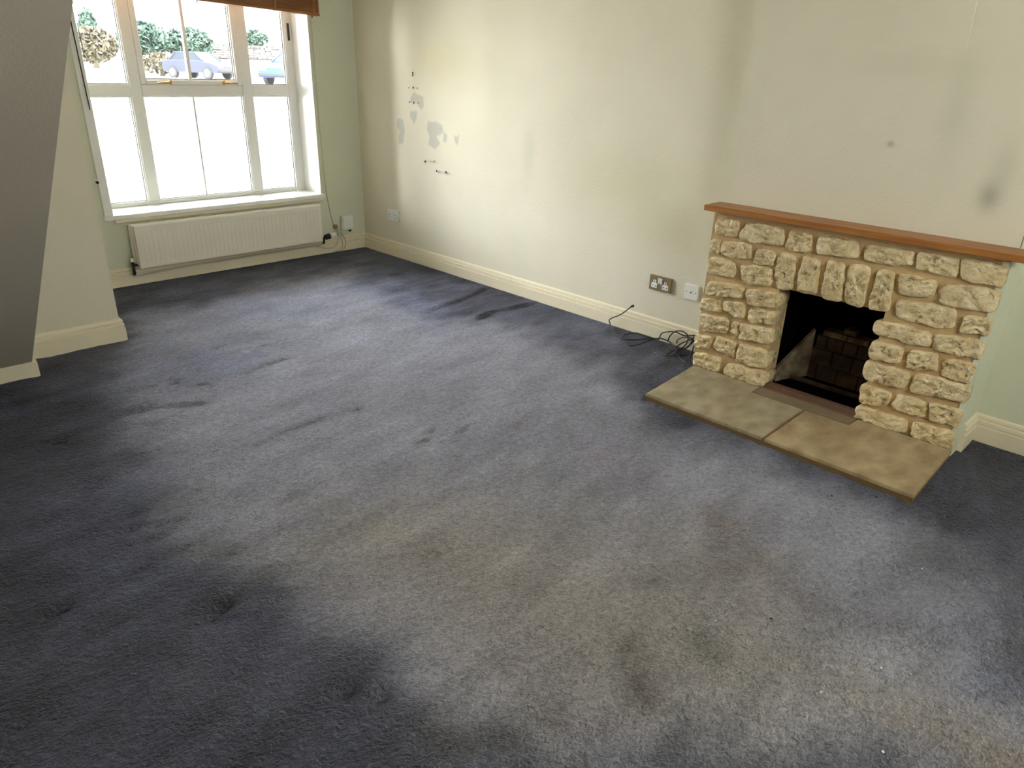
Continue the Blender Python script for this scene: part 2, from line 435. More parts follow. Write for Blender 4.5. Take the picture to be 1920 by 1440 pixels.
CORD= [[[0.0,-2.8449,0.1615],[0.0,-2.7741,0.0965],[0.0,-2.699,0.0489],[0.0,-2.6957,0.0241],[-0.0688,-2.7923,0.008],[-0.1202,-2.8937,0.008],[-0.0954,-2.9561,0.008],[-0.0055,-3.0075,0.008],[0.0,-3.0651,0.0205]],[[0.0,-3.0246,0.0091],[0.0,-2.9604,0.0099],[-0.0022,-2.897,0.008],[-0.0441,-2.8736,0.008],[-0.0944,-2.882,0.008],[-0.1272,-2.9209,0.008],[-0.0907,-2.9634,0.008]],[[0.0,-3.0654,0.0182],[-0.0423,-3.034,0.008],[-0.1446,-3.0354,0.008],[-0.2003,-3.0194,0.008],[-0.1725,-2.9718,0.008]],[[-0.0054,-3.0653,0.008],[0.0,-3.0773,0.0467],[-0.0,-3.1155,0.0686],[0.0,-3.1694,0.081],[0.0,-3.2247,0.0762],[0.0,-3.2948,0.0956]],[[0.0,-3.1265,0.024],[0.0,-3.1329,0.053],[0.0,-3.1586,0.087],[0.0,-3.1912,0.1039],[0.0,-3.2305,0.1044],[0.0,-3.2533,0.0819],[0.0,-3.2488,0.045],[-0.03,-3.2345,0.008],[-0.0663,-3.2341,0.008]],[[0.0,-3.0561,0.0087],[-0.0911,-3.136,0.008],[-0.1568,-3.2169,0.008],[-0.1506,-3.2519,0.008],[-0.0758,-3.3085,0.008],[-0.035,-3.3061,0.008]],[[0.0,-3.0704,0.0196],[0.0,-3.1222,0.0182],[-0.0117,-3.1722,0.008],[-0.0563,-3.2273,0.008],[-0.0569,-3.2573,0.008]],[[-0.0,-3.1832,0.0173],[0.0,-3.1898,0.0418],[0.0,-3.2262,0.0655],[0.0,-3.2738,0.0743],[0.0,-3.3014,0.0511]],[[0.0,-3.2899,0.0965],[-0.0,-3.2653,0.0319],[-0.0133,-3.2333,0.008],[-0.0528,-3.215,0.008],[-0.1344,-3.2212,0.008]],[[-0.179,-3.3994,0.008],[-0.0501,-3.3231,0.008],[0.0,-3.2967,0.0498],[0.0,-3.2744,0.0701],[0.0,-3.2504,0.0678]],[[-0.1253,-3.2882,0.008],[-0.1603,-3.3307,0.008],[-0.1744,-3.3684,0.008]],[[-0.0528,-3.215,0.008],[0.0,-3.2168,0.027],[0.0,-3.2616,0.0576],[0.0,-3.2884,0.074]],[[-0.0492,-3.2027,0.008],[-0.0666,-3.249,0.008],[0.0,-3.2566,0.0249],[0.0,-3.2936,0.0711]]]
STAIN= [[[-0.7076,1.2771],[-0.8148,1.2399],[-0.8193,1.1741],[-0.7895,1.1517],[-0.74,1.1869],[-0.6517,1.1996],[-0.6689,1.2423]],[[-0.6561,1.1405],[-0.7381,1.1448],[-0.7357,1.0939],[-0.7007,1.0448],[-0.6823,1.0651],[-0.6433,1.097]],[[-0.4835,1.079],[-0.5614,1.0793],[-0.5843,0.9979],[-0.5505,0.898],[-0.4871,0.8928],[-0.5166,0.9843],[-0.48,1.026]],[[-0.8663,1.085],[-0.9652,1.0828],[-1.034,1.0624],[-1.0469,1.0221],[-0.9625,0.9825],[-1.0104,0.9358],[-0.9457,0.8879],[-0.8603,0.9149],[-0.8766,0.9675],[-0.8469,1.0248]],[[-1.04,1.0216],[-1.0875,1.0002],[-1.073,0.9493],[-1.0317,0.9543]],[[-1.1551,1.0012],[-1.1884,0.9996],[-1.2217,1.0224],[-1.1946,0.9386],[-1.168,0.957]]]
HOLES= [[-0.7048,1.4001],[-0.704,1.3838],[-0.651,1.2984],[-0.7044,1.3018],[-0.7568,1.2994],[-0.6548,1.2014],[-0.7052,1.1986],[-0.7625,1.2004],[-0.8266,0.7945],[-0.9362,0.8053],[-0.9631,0.7411],[-1.0692,0.7439]]
BLOBS= [(-2.188,-4.529,0.066,(96,84,66),0.75,1.07,0.65),(-2.105,-4.403,0.048,(96,86,68),0.6,1.21,-0.75),(-1.298,-3.681,0.106,(150,132,146),0.5,1.2,0.69),(-1.447,-3.228,0.075,(150,134,146),0.4,1.1,0.82),(-2.128,-4.051,0.049,(140,118,124),0.5,1.19,-0.74),(-2.376,-4.232,0.028,(132,108,114),0.5,1.33,0.82),(-2.385,-4.369,0.032,(110,90,92),0.5,1.05,0.77),(-1.401,-3.897,0.063,(150,134,146),0.4,1.04,-0.73),(-1.363,-4.311,0.091,(134,112,88),0.6,1.04,0.53),(-1.447,-4.534,0.081,(126,106,84),0.65,1.37,-0.74),(-1.459,-4.731,0.053,(124,106,96),0.5,1.5,-0.74),(-1.412,-4.929,0.05,(110,104,112),0.6,1.78,-0.74),(-1.735,-5.229,0.054,(170,140,96),0.5,1.5,-0.75),(-1.717,-5.059,0.06,(164,142,112),0.4,2.18,-0.75),(-1.862,-4.572,0.043,(118,110,96),0.5,1.12,-0.75),(-1.76,-4.32,0.025,(104,102,96),0.6,1.32,-0.74),(-2.561,-2.931,0.092,(112,114,104),0.5,1.0,-0.73),(-2.685,-3.254,0.061,(112,112,98),0.5,1.36,-0.74),(-2.613,-3.574,0.041,(112,108,90),0.5,1.88,-0.74),(-2.784,-3.546,0.067,(62,62,84),0.8,1.28,-0.74),(-2.71,-3.997,0.054,(70,72,80),0.7,1.33,1.01),(-2.614,-4.348,0.041,(84,80,74),0.7,2.19,-0.75),(-0.29,-4.866,0.087,(60,62,62),0.6,1.34,0.25),(-0.567,-4.918,0.093,(70,72,82),0.6,1.38,-0.73),(-0.995,-4.871,0.133,(108,108,112),0.4,1.31,-0.74),(-1.393,-5.168,0.045,(132,136,158),0.8,1.56,-0.75),(-1.271,-5.029,0.052,(124,126,146),0.7,1.71,-0.74),(-1.193,-5.161,0.063,(62,64,66),0.7,1.33,0.22),(-1.335,-4.778,0.067,(130,132,146),0.6,2.01,-0.74),(-2.919,-2.296,0.13,(72,74,84),0.5,1.17,1.32),(-3.236,-3.277,0.137,(66,66,76),0.5,1.11,1.34),(-3.31,-3.597,0.086,(60,60,72),0.5,1.16,-0.75),(-2.604,-1.604,0.08,(84,88,108),0.4,1.42,1.29),(-2.689,-2.716,0.082,(86,88,116),0.5,1.14,-0.73),(-3.049,-3.14,0.076,(92,92,122),0.5,1.77,1.29),(-2.95,-3.844,0.085,(84,84,92),0.5,1.48,-0.75),(-0.475,-1.375,0.176,(120,126,158),0.5,1.18,0.92),(-0.384,-2.469,0.156,(116,118,146),0.4,1.0,0.76)]
CRUMBS= [(-1.099,-4.87,1),(-1.638,-4.943,1),(-1.837,-4.867,1),(-1.906,-5.046,1),(-0.141,-3.146,1),(-1.809,-4.543,1),(-1.681,-4.648,0),(-1.333,-2.893,0),(-0.886,-4.482,0),(-0.757,-4.598,0)]

RX0, RX1, RY0, RY1, CEIL = -4.6, 0.06, -6.6, 0.04, 2.35
nx, ny = 366, 520
X, Y = np.meshgrid(np.linspace(RX0, RX1, nx), np.linspace(RY0, RY1, ny))
wx = X + 0.26 * fbm(X * 2.2, Y * 2.2, 3) + 0.20 * fbm(X * 7, Y * 7, 5)
wy = Y + 0.26 * fbm(X * 2.2 + 40, Y * 2.2, 9) + 0.16 * fbm(X * 7, Y * 9 + 30, 11)
sd = poly_sd(wx, wy, WORN)
worn = sstep(-0.16, 0.24, sd)
beige = sstep(-0.35, 0.45, poly_sd(wx, wy, BEIGE))
NAVY = lin(80, 82, 103)[:3]
GREY = lin(178, 178, 191)[:3]
SAND = lin(184, 176, 167)[:3]
c = np.broadcast_to(np.array(NAVY), X.shape + (3,)).copy()
c = mixc(c, GREY, worn)
c = mixc(c, SAND, beige * worn)
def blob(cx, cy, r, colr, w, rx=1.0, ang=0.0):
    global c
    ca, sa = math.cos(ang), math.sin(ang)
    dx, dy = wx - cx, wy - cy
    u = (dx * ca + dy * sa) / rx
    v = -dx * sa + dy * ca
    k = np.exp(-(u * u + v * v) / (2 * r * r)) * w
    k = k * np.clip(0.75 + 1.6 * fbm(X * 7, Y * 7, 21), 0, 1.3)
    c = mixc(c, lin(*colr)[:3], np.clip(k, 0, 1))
BLOBS += [(-0.22, -2.8, 0.2, (130, 131, 148), 0.7, 2.0, 1.5), (-0.5, -1.35, 0.26, (140, 146, 178), 0.7, 2.0, 1.2), (-0.9, -0.28, 0.12, (138, 142, 160), 0.6, 5.0, 0.0), (-2.1, -1.65, 0.22, (128, 138, 176), 0.6, 1.8, 0.3), (-1.5, -0.95, 0.25, (138, 146, 178), 0.5, 1.8, 0.0), (-1.6, -0.3, 0.18, (120, 124, 148), 0.5, 2.5, 0.0), (-2.86, -3.56, 0.05, (48, 46, 54), 0.8, 1.6, 0.2)]  # some bluish blobs paint window glare on the nap into the colour
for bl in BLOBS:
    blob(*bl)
# streaky nap: brushed lighter and darker tufts
st = fbm(X * 4, Y * 12 - X * 1.5, 31, 6)
patch = fbm(X * 1.3, Y * 1.3, 77, 3)
brush = fbm(X * 5 + Y * 3, Y * 5 - X * 2, 88, 4)
c = c * (1 + (0.60 + 0.75 * (1 - worn)) * st + 0.8 * (1 - worn) * patch + (0.3 + 0.8 * (1 - worn)) * brush)[..., None]
# height: soft undulation, rucks, dents
H = 0.006 * fbm(X * 3, Y * 5, 51, 4) + (0.007 + 0.006 * (1 - worn)) * fbm(X * 9 + Y * 5, Y * 26 - X * 10, 61, 4)
for i, cr in enumerate(CREASE):
    jx = X + 0.02 * fbm(X * 8, Y * 8, 90 + i)
    jy = Y + 0.02 * fbm(X * 8, Y * 8, 120 + i)
    d = line_d(jx, jy, cr)
    am = (1.5 if i < 3 else 1.2) * np.clip(0.7 + 1.5 * fbm(X * 6, Y * 6, 400 + i), 0, 1.4)
    H += 0.009 * am * np.exp(-(d / 0.024) ** 2) - 0.007 * am * np.exp(-(line_d(jx, jy + 0.035, cr) / 0.016) ** 2)
for dx, dy in DENT:
    H -= 0.03 * np.exp(-((X - dx) ** 2 / 0.0011 + (Y - dy) ** 2 / 0.0005))
rt_ = random.Random(4)
for k in range(64):
    dx, dy = rt_.uniform(-2.95, -1.5), rt_.uniform(-3.3, -1.3)
    if k > 44:
        dx, dy = rt_.uniform(-2.9, -0.6), rt_.uniform(-3.8, -1.8)
    an = rt_.uniform(-0.5, 0.3)
    lx = rt_.uniform(0.02, 0.06)
    u = (X - dx) * math.cos(an) + (Y - dy) * math.sin(an)
    v = -(X - dx) * math.sin(an) + (Y - dy) * math.cos(an)
    H += np.exp(-(u / lx) ** 2) * (0.006 * np.exp(-((v - 0.016) / 0.014) ** 2) - 0.012 * np.exp(-(v / 0.012) ** 2)) * rt_.uniform(0.5, 1.2)
edge = np.minimum(np.minimum(RX1 - X, X - RX0), np.minimum(RY1 - Y, Y - RY0))
H = (H - 0.004) * sstep(0.0, 0.08, edge)
P = np.stack([X, Y, H], -1)
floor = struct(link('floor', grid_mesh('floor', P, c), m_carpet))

# ------------------------------------------------------------------ walls
def wall_tint(U, Z, seed):
    c = np.broadcast_to(PAINT, U.shape + (3,)).copy()
    c = c * (1 + 0.05 * fbm(U * 1.5, Z * 1.5, seed) + 0.02 * fbm(U * 9, Z * 9, seed + 3))[..., None]
    return c
def smudge(c, U, Z, u0, z0, ru, rz, colr, w):
    k = w * np.exp(-((U - u0) / ru) ** 2 - ((Z - z0) / rz) ** 2)
    return mixc(c, lin(*colr)[:3], np.clip(k, 0, 1))

# right wall beside the window, with damp marks (front part up to the chimney breast)
ys = np.linspace(-3.47, 0.06, 420)
zs = np.linspace(-0.05, CEIL, 270)
U, Z = np.meshgrid(ys, zs)
c = wall_tint(U, Z, 5)
for i, s in enumerate(STAIN):
    ju = U + 0.02 * fbm(U * 20, Z * 20, 200 + i)
    jz = Z + 0.02 * fbm(U * 20, Z * 20, 230 + i)
    k = sstep(-0.006, 0.010, poly_sd(ju, jz, s)) * 0.8
    c = mixc(c, lin(186, 183, 168)[:3], k)
c = smudge(c, U, Z, -1.0, 1.48, 0.42, 0.16, (216, 204, 160), 0.5)
c = smudge(c, U, Z, -2.7, 0.85, 0.45, 0.18, (206, 198, 158), 0.45)
c = smudge(c, U, Z, -3.0, 0.62, 0.3, 0.12, (206, 196, 154), 0.4)
c = smudge(c, U, Z, -1.9, 0.95, 0.06, 0.16, (198, 194, 172), 0.5)
c = smudge(c, U, Z, -0.90, 0.80, 0.05, 0.008, (176, 172, 156), 0.9)
c = smudge(c, U, Z, -0.985, 0.735, 0.03, 0.008, (140, 136, 124), 0.9)
c = smudge(c, U, Z, -1.075, 0.735, 0.035, 0.008, (140, 136, 124), 0.9)
und = 0.004 * fbm(U * 1.2, Z * 1.2, 301, 3)
P = np.stack([RX1 + und * sstep(0, 0.1, -U + 0.04), U, Z], -1)
wr = struct(link('wall_right', grid_mesh('wall_right', P, c), m_wallgrid))
# screw holes and plugs of a removed wall bracket
HR = [0.007, 0.006, 0.004, 0.007, 0.004, 0.004, 0.006, 0.004, 0.007, 0.004, 0.006, 0.006]
for (hy, hz), r in zip(HOLES, HR):
    bm = bmesh.new()
    n = 10
    v0 = [bm.verts.new((RX1 - 0.0042, hy + r * math.cos(k * 2 * math.pi / n), hz + r * 1.2 * math.sin(k * 2 * math.pi / n))) for k in range(n)]
    v1 = [bm.verts.new((RX1 - 0.0015, hy + r * 0.6 * math.cos(k * 2 * math.pi / n), hz + r * 0.7 * math.sin(k * 2 * math.pi / n))) for k in range(n)]
    for k in range(n):
        bm.faces.new((v0[k], v0[(k + 1) % n], v1[(k + 1) % n], v1[k]))
    bm.faces.new(v1)
    bm_obj('screw_hole', bm, m_dark, wr)

# outer shell of the right wall and its part behind the camera side of the chimney breast
BRX, BY0, BY1 = -0.10, -4.687, -3.447
bm = bmesh.new()
add_box(bm, RX1 + 0.007, RX1 + 0.2, BY1, RY1 + 0.32, -0.05, CEIL)
bm_obj('wall_right_shell', bm, m_wall, wr)
struct(box('wall_alcove', RX1, RX1 + 0.2, RY0, BY0, -0.05, CEIL, m_wallw))

# chimney breast, hollow, with the fire opening
OY0, OY1, OZ = -4.30, -3.82, 0.535
ys = np.linspace(BY0, BY1, 180)
zs = np.linspace(0.82, CEIL, 220)
U, Z = np.meshgrid(ys, zs)
c = wall_tint(U, Z, 8)
c = smudge(c, U, Z, -4.54, 1.04, 0.035, 0.05, (150, 146, 126), 0.75)
c = smudge(c, U, Z, -4.56, 1.14, 0.05, 0.12, (184, 180, 156), 0.45)
c = smudge(c, U, Z, -4.139, 1.199, 0.014, 0.011, (164, 156, 132), 0.8)
c = smudge(c, U, Z, -4.35, 1.36, 0.05, 0.2, (196, 192, 166), 0.4)
c = smudge(c, U, Z, -4.15, 1.5, 0.25, 0.05, (200, 194, 168), 0.3)
breast = struct(link('wall_chimney_breast', grid_mesh('wall_chimney_breast', np.stack([BRX + 0.003 * fbm(U * 2, Z * 2, 5), U, Z], -1), c), m_wallgrid))
bm = bmesh.new()
add_box(bm, BRX + 0.005, RX1 + 0.01, BY1 - 0.02, BY1, -0.02, CEIL)      # far cheek
add_box(bm, -0.195, RX1 + 0.01, BY0, BY0 + 0.02, -0.02, 0.825)            # near cheek, wraps the stone face
add_box(bm, BRX + 0.004, RX1 + 0.01, BY0, BY0 + 0.02, 0.825, CEIL)
add_box(bm, BRX + 0.006, BRX + 0.02, BY0, BY1, 0.82, CEIL)
add_box(bm, RX1 + 0.3, RX1 + 0.32, BY0 - 0.2, BY1 + 0.2, -0.05, CEIL)   # back of the flue
bm_obj('breast_cheek', bm, m_wallw, breast)
# filled patch standing slightly proud
bm = bmesh.new()
add_prism(bm, [(-3.90, 1.578), (-4.10, 1.569), (-4.333, 1.552), (-4.330, 1.62), (-4.320, 2.05), (-3.86, 2.05)], 0, BRX - 0.0045, BRX + 0.006)
bm_obj('plaster_patch', bm, m_wall, breast)

# window wall: opening x -1.90..-0.33, z 0.47..2.05, wall 0.32 thick
WX0, WX1, WZ0, WZ1, WY0, WY1 = -1.90, -0.332, 0.465, 2.05, 0.04, 0.36
bm = bmesh.new()
add_box(bm, RX0, WX0, WY0, WY1, -0.05, CEIL)
add_box(bm, WX1, RX1 + 0.01, WY0, WY1, -0.05, CEIL)
add_box(bm, WX0, WX1, WY0, WY1, -0.05, WZ0)
add_box(bm, WX0, WX1, WY0, WY1, WZ1, CEIL)
ww = struct(bm_obj('wall_window', bm, m_wallw))

# nib wall left of the window, and the boxed-in underside of the stairs
NX = -2.28
struct(box('wall_left_nib', RX0, NX, -1.055, WY0, -0.05, CEIL, m_wall))
SX = -2.77
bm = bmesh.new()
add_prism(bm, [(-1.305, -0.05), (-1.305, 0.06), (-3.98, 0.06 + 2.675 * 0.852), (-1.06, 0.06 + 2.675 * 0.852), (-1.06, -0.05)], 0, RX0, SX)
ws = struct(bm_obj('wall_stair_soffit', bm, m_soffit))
nh = Vector((0, -0.648, -0.761)).normalized()
bm = bmesh.new()
ctr = Vector((-2.99, -3.63, 0.06 + (3.63 - 1.305) * 0.852)) + nh * 0.002
bmesh.ops.create_cone(bm, cap_ends=True, segments=10, radius1=0.007, radius2=0.005, depth=0.006, matrix=Matrix.Translation(ctr) @ nh.to_track_quat('Z', 'Y').to_matrix().to_4x4())
bm_obj('screw_hole', bm, m_dark, ws)
struct(box('wall_left', RX0 - 0.15, RX0, RY0, WY1, -0.05, CEIL, m_wall))
bm = bmesh.new()
add_box(bm, RX0, -2.5, RY0 - 0.15, RY0, -0.05, CEIL)
add_box(bm, -1.4, RX1 + 0.2, RY0 - 0.15, RY0, -0.05, CEIL)
add_box(bm, -2.5, -1.4, RY0 - 0.15, RY0, 2.1, CEIL)
add_box(bm, -2.5, -1.4, RY0 - 0.15, RY0, -0.05, 1.35)
struct(bm_obj('wall_back', bm, m_wall))
struct(box('ceiling', RX0 - 0.15, RX1 + 0.35, RY0 - 0.15, WY1, CEIL, CEIL + 0.25, m_ceil))
struct(box('floor_slab', RX0 - 0.15, RX1 + 0.35, RY0 - 0.15, WY1, -0.3, -0.051, m_ceil))

# ------------------------------------------------------------------ skirting boards
PROF = [(0.0, -0.03), (0.020, -0.03), (0.020, 0.069), (0.0120, 0.072), (0.0120, 0.0765), (0.0185, 0.080), (0.0175, 0.094), (0.0095, 0.097), (0.0095, 0.1015), (0.0145, 0.105), (0.0120, 0.116), (0.004, 0.121), (0.0, 0.121)]
def skirting(name, path, s=1.0, hz=1.0):
    """room lies on the right hand side of the path direction"""
    bm = bmesh.new()
    pts = [Vector((p[0], p[1])) for p in path]
    rings = []
    for i, p in enumerate(pts):
        ns = []
        if i > 0:
            t = (p - pts[i - 1]).normalized()
            ns.append(Vector((t.y, -t.x)))
        if i < len(pts) - 1:
            t = (pts[i + 1] - p).normalized()
            ns.append(Vector((t.y, -t.x)))
        n = ns[0] if len(ns) == 1 else (ns[0] + ns[1]) / (1 + ns[0].dot(ns[1]))
        rings.append([bm.verts.new((p.x + n.x * d * s, p.y + n.y * d * s, z * hz)) for d, z in PROF])
    m = len(PROF)
    for a, b in zip(rings[:-1], rings[1:]):
        for k in range(m):
            bm.faces.new((a[k], a[(k + 1) % m], b[(k + 1) % m], b[k]))
    bm.faces.new(rings[0])
    bm.faces.new(rings[-1][::-1])
    return struct(bm_obj(name, bm, m_trim))
skirting('baseboard_window', [(NX, WY0), (RX1 - 0.0, WY0)])
skirting('baseboard_right', [(RX1, WY0), (RX1, BY1 + 0.001)])
skirting('baseboard_nib', [(RX0, -1.055), (NX, -1.055), (NX, WY0)])
skirting('baseboard_stair', [(RX0, -1.305), (SX, -1.305), (SX, -1.08)])
skirting('baseboard_alcove', [(-0.115, BY0), (RX1, BY0), (RX1, RY0)])

# ------------------------------------------------------------------ window
win = bpy.data.objects.new('window_1', None)
COL.objects.link(win)
win['kind'] = 'structure'
FY0, FY1 = 0.290, 0.345
ZB, ZT = 0.483, 2.05
def frame_bar(name, x0, x1, z0, z1, y0=FY0, y1=FY1, m=m_upvc, bev=0.006, parent=win):
    return box(name, x0, x1, y0, y1, z0, z1, m, parent, bev)
frame_bar('jamb', WX0, -1.852, ZB, ZT)
frame_bar('jamb', -0.400, WX1, ZB, ZT)
frame_bar('bottom_rail', -1.852, -0.400, ZB, 0.505)
frame_bar('top_rail', -1.852, -0.400, 2.0, ZT)
frame_bar('mullion', -1.572, -1.497, 0.505, 2.0, FY0 - 0.004)
frame_bar('mullion', -0.777, -0.702, 0.505, 2.0, FY0 - 0.004)
frame_bar('transom', -1.852, -1.572, 1.207, 1.280)
frame_bar('transom', -1.497, -0.777, 1.207, 1.283)
frame_bar('transom', -0.702, -0.400, 1.207, 1.280)
# opening casement in the middle of the upper row
cs = thing('casement', '', '')
del cs['label']; del cs['category']
cs.parent = win
for a in ((-1.497, -1.462, 1.283, 2.0), (-0.818, -0.777, 1.283, 2.0), (-1.462, -0.818, 1.283, 1.312), (-1.462, -0.818, 1.97, 2.0)):
    frame_bar('sash_rail', *a, FY0 - 0.010, FY1, parent=cs)
# beads round each pane
def pane(x0, x1, z0, z1):
    box('pane', x0, x1, 0.318, 0.322, z0, z1, m_glass, win)
    bm = bmesh.new()
    w = 0.007
    for a in ((x0, x0 + w, z0, z1), (x1 - w, x1, z0, z1), (x0 + w, x1 - w, z0, z0 + w), (x0 + w, x1 - w, z1 - w, z1)):
        add_box(bm, a[0], a[1], FY0 + 0.008, 0.318, a[2], a[3])
    bm_obj('glazing_bead', bm, m_upvc, win)
    bm = bmesh.new()
    w2 = 0.0115
    for a in ((x0, x0 + w2, z0, z1), (x1 - w2, x1, z0, z1), (x0 + w2, x1 - w2, z0, z0 + w2)):
        add_box(bm, a[0], a[1], 0.3135, 0.3175, a[2], a[3])
    bm_obj('gasket', bm, m_chrome, win)
pane(-1.852, -1.572, 0.505, 1.207)
pane(-1.852, -1.572, 1.280, 2.0)
pane(-1.497, -0.777, 0.505, 1.207)
pane(-1.462, -0.818, 1.312, 1.97)
pane(-0.702, -0.400, 0.505, 1.207)
pane(-0.702, -0.400, 1.280, 2.0)
box('glazing_bar', -1.158, -1.143, 0.300, 0.326, 0.505, 1.207, m_upvc, win)
box('glazing_bar', -1.162, -1.140, 0.300, 0.326, 1.312, 1.97, m_upvc, win)
for hx in (-1.330, -0.905):
    bm = bmesh.new()
    s = 1 if hx < -1.2 else -1
    add_box(bm, hx - 0.03, hx + 0.03, 0.272, 0.281, 1.288, 1.303, 0.003)
    add_tube(bm, [(hx + s * 0.02, 0.272, 1.296), (hx + s * 0.022, 0.255, 1.298), (hx - s * 0.02, 0.245, 1.298), (hx - s * 0.075, 0.247, 1.294)], [0.006, 0.007, 0.006, 0.005], 8)
    add_tube(bm, [(hx + s * 0.022, 0.262, 1.285), (hx + s * 0.022, 0.262, 1.315)], 0.008, 8)
    o = bm_obj('brass_handle', bm, m_brass, win, True)
bm = bmesh.new()
add_box(bm, -0.372, -0.356, 0.280, 0.290, 1.60, 1.72, 0.003)
bm_obj('trickle_catch', bm, m_chrome, win)
box('reveal_board', WX1 - 0.004, WX1 + 0.001, 0.041, 0.29, 0.484, ZT, m_upvc, win)
box('architrave', -1.955, WX0 - 0.001, 0.022, 0.045, 0.484, 2.10, m_upvc, win, 0.004)
# sill board with a nosing, horn at the left end
bm = bmesh.new()
add_box(bm, WX0, WX1 - 0.001, 0.035, 0.30, 0.452, 0.483, 0.0)
add_box(bm, WX0 - 0.062, WX1 + 0.012, 0.004, 0.040, 0.452, 0.483, 0.006, 3)
bm_obj('sill', bm, m_upvc, win)
box('sill_moulding', WX0 + 0.0, WX1 + 0.008, 0.018, 0.041, 0.428, 0.452, m_trim, win, 0.006)

# ------------------------------------------------------------------ wooden venetian blind, pulled up
bl = thing('wooden_blind', 'brown wooden slatted blind pulled up above the window', 'blind')
BX0, BX1 = -1.98, -0.272
def blz(x):
    return 1.765 + (BX1 - x) * 0.042
def tilted(name, x0, x1, y0, y1, dz0, dz1, m, parent, bev=0.0):
    o = box(name, x0, x1, y0, y1, 0, dz1 - dz0, m, parent, bev)
    me = o.data
    for v in me.vertices:
        v.co.z += blz(v.co.x) + dz0
    return o
tilted('bottom_rail', BX0, BX1, -0.035, 0.022, 0.0, 0.020, m_blind, bl, 0.003)
for k in range(34):
    j = random.uniform(-0.0012, 0.0012)
    tilted('slat', BX0 + 0.003 + j, BX1 - 0.003 + j, -0.033 + j, 0.020 + j, 0.0215 + k * 0.0048, 0.0215 + k * 0.0048 + 0.0034, m_blind, bl)
bm = bmesh.new()
add_box(bm, BX0, BX1, -0.035, 0.025, 2.02, 2.09)
bm_obj('head_rail', bm, m_blind, bl)
for tx in (-0.32, -0.62, -1.16, -1.82):
    z = blz(tx)
    tilted('ladder_tape', tx - 0.010, tx + 0.010, -0.0375, -0.0355, 0.0, 0.21, m_blind, bl)
    bm = bmesh.new()
    add_tube(bm, [(tx, -0.006, z + 0.003), (tx, -0.006, z - 0.014)], [0.003, 0.0045], 6)
    bm_obj('cord_knot', bm, m_dark, bl, True)
tube('pull_cord', [(-1.945, -0.02, 1.84), (-1.936, -0.015, 1.5), (-1.931, -0.012, 1.25), (-1.928, -0.012, 1.145)], 0.0035, m_dark, bl, 6)
tube('pull_cord', [(-1.91, -0.02, 1.84), (-1.905, -0.012, 1.6), (-1.90, -0.010, 1.45)], 0.002, m_dark, bl, 6)
# small cord hook on the wall left of the window
hk = thing('cord_hook', 'small dark cord cleat screwed to the wall left of the window', 'hook')
bm = bmesh.new()
add_tube(bm, [(-1.960, 0.042, 0.702), (-1.960, 0.012, 0.702)], [0.006, 0.009], 8)
bm_obj('stud', bm, m_chrome, hk, True)
bm = bmesh.new()
add_box(bm, -1.976, -1.944, 0.022, 0.034, 0.712, 0.720, 0.002)
bm_obj('cleat_arm', bm, m_white, hk)

# ------------------------------------------------------------------ radiator
rad = thing('radiator', 'long cream panel radiator with fine vertical ribs under the window', 'radiator')
R0, R1, RZ0, RZ1 = -1.828, -0.424, 0.128, 0.424
def ribbed(yf, name):
    # front sheet: vertical convection channels between rolled top and bottom borders
    n = 42
    bm = bmesh.new()
    prof = []
    pitch = (R1 - R0 - 0.05) / n
    prof.append((R0, yf + 0.012)); prof.append((R0 + 0.003, yf)); prof.append((R0 + 0.024, yf))
    for i in range(n):
        x = R0 + 0.025 + i * pitch
        prof += [(x + pitch * 0.10, yf), (x + pitch * 0.25, yf + 0.0026), (x + pitch * 0.60, yf + 0.0026), (x + pitch * 0.75, yf)]
    prof += [(R1 - 0.024, yf), (R1 - 0.003, yf), (R1, yf + 0.012)]
    rows = [(RZ0, 0), (RZ0 + 0.006, 0), (RZ0 + 0.030, 0), (RZ0 + 0.040, 1), (RZ1 - 0.050, 1), (RZ1 - 0.040, 0), (RZ1 - 0.010, 0), (RZ1, 0.0)]
    V = []
    for z, w in rows:
        r = []
        for x, y in prof:
            yy = yf + (y - yf) * w if abs(x - R0) > 0.001 and abs(x - R1) > 0.001 else y
            if w == 0 and (z == RZ0 or z == RZ1):
                yy += 0.006
            r.append(bm.verts.new((x, yy, z)))
        V.append(r)
    for a, b in zip(V[:-1], V[1:]):
        for i in range(len(prof) - 1):
            bm.faces.new((a[i], a[i + 1], b[i + 1], b[i]))
    o = bm_obj(name, bm, m_rad, rad)
    return o
ribbed(-0.090, 'front_panel')
box('panel_back', R0 + 0.002, R1 - 0.002, -0.078, -0.066, RZ0 + 0.004, RZ1 - 0.004, m_rad, rad, 0.003)
box('rear_panel', R0 - 0.012, R1 + 0.0, -0.030, -0.014, RZ0 + 0.004, RZ1 - 0.002, m_rad, rad, 0.003)
bm = bmesh.new()
add_box(bm, R0 - 0.004, R1 + 0.001, -0.085, -0.018, RZ1 - 0.008, RZ1 - 0.002, 0.002)
bm_obj('top_cover', bm, m_rad, rad)
box('side_cover', R0 - 0.006, R0 - 0.002, -0.084, -0.020, RZ0 + 0.03, RZ1 - 0.002, m_rad, rad)
box('side_cover', R1 + 0.001, R1 + 0.005, -0.084, -0.020, RZ0 + 0.03, RZ1 - 0.002, m_rad, rad)
for cx in (-1.362, -0.882):
    box('bracket_clip', cx - 0.012, cx + 0.012, -0.092, -0.044, RZ1 - 0.006, RZ1 + 0.004, m_white, rad, 0.002)
